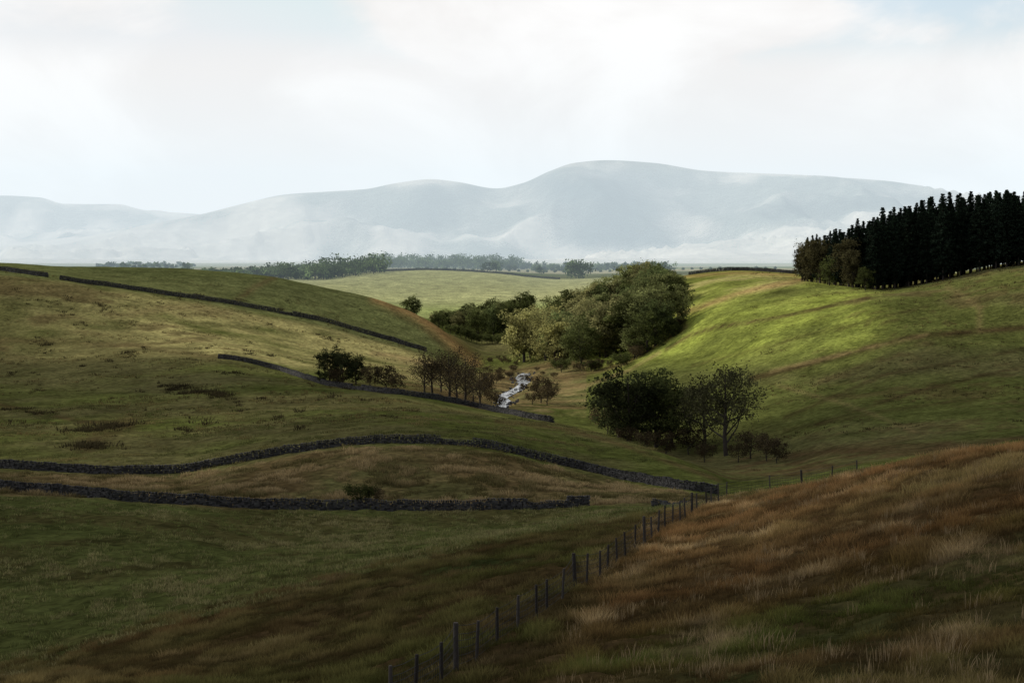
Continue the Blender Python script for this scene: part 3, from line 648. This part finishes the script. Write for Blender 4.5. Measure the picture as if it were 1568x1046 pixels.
def shade_cloud(cx, cy, rx, ry, op, gzv=-25, H=500):
    o = SUN[:2]/SUN[2]*(H-gzv); mb = MB(); rs = np.linspace(0.02, 1.15, 14); th = np.arange(48)/48*2*np.pi
    V = np.array([[r*math.cos(t), r*math.sin(t), 0.02*math.sin(7*r+3*t)] for r in rs for t in th])
    Fc = [[i*48+j, i*48+(j+1) % 48, (i+1)*48+(j+1) % 48, (i+1)*48+j] for i in range(13) for j in range(48)]
    mb.add(V, Fc); ob = obj('shade_cloud', mb.mesh('shade_cloud', [shade_cloud_mat(op)]), (cx+o[0], cy+o[1], H)); ob.scale = (rx, ry, 60)
shade_cloud(-10, 62, 450, 255, .81)
shade_cloud(125, 340, 120, 98, .78, H=520)
shade_cloud(-145, 380, 125, 104, .58, H=540)
shade_cloud(-105, 670, 80, 45, .45, gzv=-10, H=560)
shade_cloud(35, 345, 42, 38, .8, H=580)
shade_cloud(-45, 405, 55, 30, .75, H=600)
shade_cloud(30, 300, 110, 62, .6, H=620)

# ------------------------------------------------------------------ haze in the vale
def haze(name, x0, x1, y0, y1, z0, z1, dens, J):
    m, nt, N, L = mat_new(name+'_air'); out = N.new('ShaderNodeOutputMaterial'); ab = N.new('ShaderNodeVolumeAbsorption'); ab.inputs['Color'].default_value = (0, 0, 0, 1); ab.inputs['Density'].default_value = dens
    em = N.new('ShaderNodeEmission'); em.inputs['Color'].default_value = (*J, 1); em.inputs['Strength'].default_value = dens  # scattered light put in as a glow of the air itself
    ad = N.new('ShaderNodeAddShader'); L.new(ab.outputs[0], ad.inputs[0]); L.new(em.outputs[0], ad.inputs[1]); L.new(ad.outputs[0], out.inputs['Volume'])
    mb = MB(); V = [((x0+x1)/2+a[0]*(x1-x0), (y0+y1)/2+a[1]*(y1-y0), (z0+z1)/2+a[2]*(z1-z0)) for a in BOX]
    mb.add(V, BF); obj(name, mb.mesh(name, [m], True))
haze('haze', -20000, 20000, 2405, 13500, -400, 640, 0.75e-4, (0.95, 0.99, 1.02))
haze('haze', -20000, 20000, 850, 2400, -400, 110, 3.0e-4, (0.74, 0.91, 1.0))

# ------------------------------------------------------------------ world
W = bpy.data.worlds.new('World'); scene.world = W; W.use_nodes = True; nt = W.node_tree; N = nt.nodes; L = nt.links
for n in list(N): N.remove(n)
out = N.new('ShaderNodeOutputWorld'); bg = N.new('ShaderNodeBackground'); bg.inputs['Strength'].default_value = 1.0
sky = N.new('ShaderNodeTexSky'); sky.sky_type = 'NISHITA'; sky.sun_disc = False; sky.sun_elevation = math.asin(SUN[2]); sky.sun_rotation = math.atan2(SUN[0], SUN[1]) % (2*math.pi)
skm = N.new('ShaderNodeVectorMath'); skm.operation = 'SCALE'; skm.inputs['Scale'].default_value = 0.15; L.new(sky.outputs[0], skm.inputs[0])
tc = N.new('ShaderNodeTexCoord'); sep = N.new('ShaderNodeSeparateXYZ'); L.new(tc.outputs['Generated'], sep.inputs[0])
def M(op, a, b=None, c=None):
    n = N.new('ShaderNodeMath'); n.operation = op
    for i, v in enumerate((a, b, c)):
        if v is None: continue
        if isinstance(v, (int, float)): n.inputs[i].default_value = v
        else: L.new(v, n.inputs[i])
    return n.outputs[0]
def MR(v, a, b, c, d, sm=True):
    n = N.new('ShaderNodeMapRange'); n.interpolation_type = 'SMOOTHSTEP' if sm else 'LINEAR'
    for k, x in zip(('From Min', 'From Max', 'To Min', 'To Max'), (a, b, c, d)): n.inputs[k].default_value = x
    L.new(v, n.inputs['Value']); return n.outputs[0]
cmb = N.new('ShaderNodeCombineXYZ'); L.new(sep.outputs['X'], cmb.inputs[0]); L.new(sep.outputs['Y'], cmb.inputs[1]); L.new(M('MULTIPLY', sep.outputs['Z'], 1.7), cmb.inputs[2])
def noise(sc, det, off, dist=.3, rough=.5):
    n = N.new('ShaderNodeTexNoise'); n.inputs['Scale'].default_value = sc; n.inputs['Detail'].default_value = det; n.inputs['Roughness'].default_value = rough; n.inputs['Distortion'].default_value = dist
    a = N.new('ShaderNodeVectorMath'); a.operation = 'ADD'; a.inputs[1].default_value = off; L.new(cmb.outputs[0], a.inputs[0]); L.new(a.outputs[0], n.inputs['Vector']); return n.outputs['Fac']
nz = noise(7.0, 9, (3.1, 1.7, .4), .5, .52)
nz2 = noise(4.5, 7, (1.3, .2, 4.4), .2, .5)
def CM(f, a, b):
    n = N.new('ShaderNodeMix'); n.data_type = 'RGBA'; L.new(f, n.inputs['Factor'])
    for i, v in ((6, a), (7, b)):
        if isinstance(v, tuple): n.inputs[i].default_value = (*v, 1)
        else: L.new(v, n.inputs[i])
    return n.outputs[2]
cl = CM(MR(nz, .36, .60, 0, 1), (.88, .855, .84), (1.02, 1.01, 1.0))
dt = N.new('ShaderNodeVectorMath'); dt.operation = 'DOT_PRODUCT'; L.new(tc.outputs['Generated'], dt.inputs[0]); dt.inputs[1].default_value = tuple(SUN)
br = M('MULTIPLY', MR(dt.outputs['Value'], -.5, .2, .35, 1.0), MR(sep.outputs['Z'], .2, .65, 1.0, .48))
sc_ = N.new('ShaderNodeVectorMath'); sc_.operation = 'SCALE'; L.new(cl, sc_.inputs[0]); L.new(br, sc_.inputs['Scale'])
blue = N.new('ShaderNodeVectorMath'); blue.operation = 'MAXIMUM'; L.new(skm.outputs[0], blue.inputs[0]); blue.inputs[1].default_value = (.25, .27, .29)
mn = N.new('ShaderNodeVectorMath'); mn.operation = 'MINIMUM'; L.new(blue.outputs[0], mn.inputs[0]); mn.inputs[1].default_value = (.78, .82, .855)
side = MR(M('ABSOLUTE', M('ADD', sep.outputs['X'], .03)), .12, .25, .0, .14)
cov = MR(M('SUBTRACT', M('ADD', M('ADD', nz2, .13), M('MULTIPLY', M('SUBTRACT', nz, .5), .6)), side), .42, .56, .2, 1.0)
cov = M('MAXIMUM', cov, MR(sep.outputs['Z'], .095, .13, 1.0, 0.0))
fin = CM(cov, mn.outputs[0], sc_.outputs[0])
L.new(fin, bg.inputs['Color']); L.new(bg.outputs[0], out.inputs[0])

sl = bpy.data.lights.new('sun', 'SUN'); sl.energy = 5.0; sl.angle = math.radians(.5); sl.color = (1, .93, .80)
so = bpy.data.objects.new('sun', sl); COL.objects.link(so); so.rotation_euler = Vector(tuple(-SUN)).to_track_quat('-Z', 'Y').to_euler()
cam = bpy.data.cameras.new('camera'); co_ = bpy.data.objects.new('camera', cam); COL.objects.link(co_)
cam.lens = F/1568*36; cam.sensor_width = 36; cam.clip_start = .5; cam.clip_end = 60000; co_.location = (0, 0, 0); co_.rotation_euler = (math.radians(90), 0, 0); cam.shift_y = -(523-HZ)/1568
scene.camera = co_
scene.view_settings.view_transform = 'Standard'; scene.view_settings.look = 'None'; scene.view_settings.exposure = 0; scene.view_settings.gamma = 1
print('verts', NR*NC)
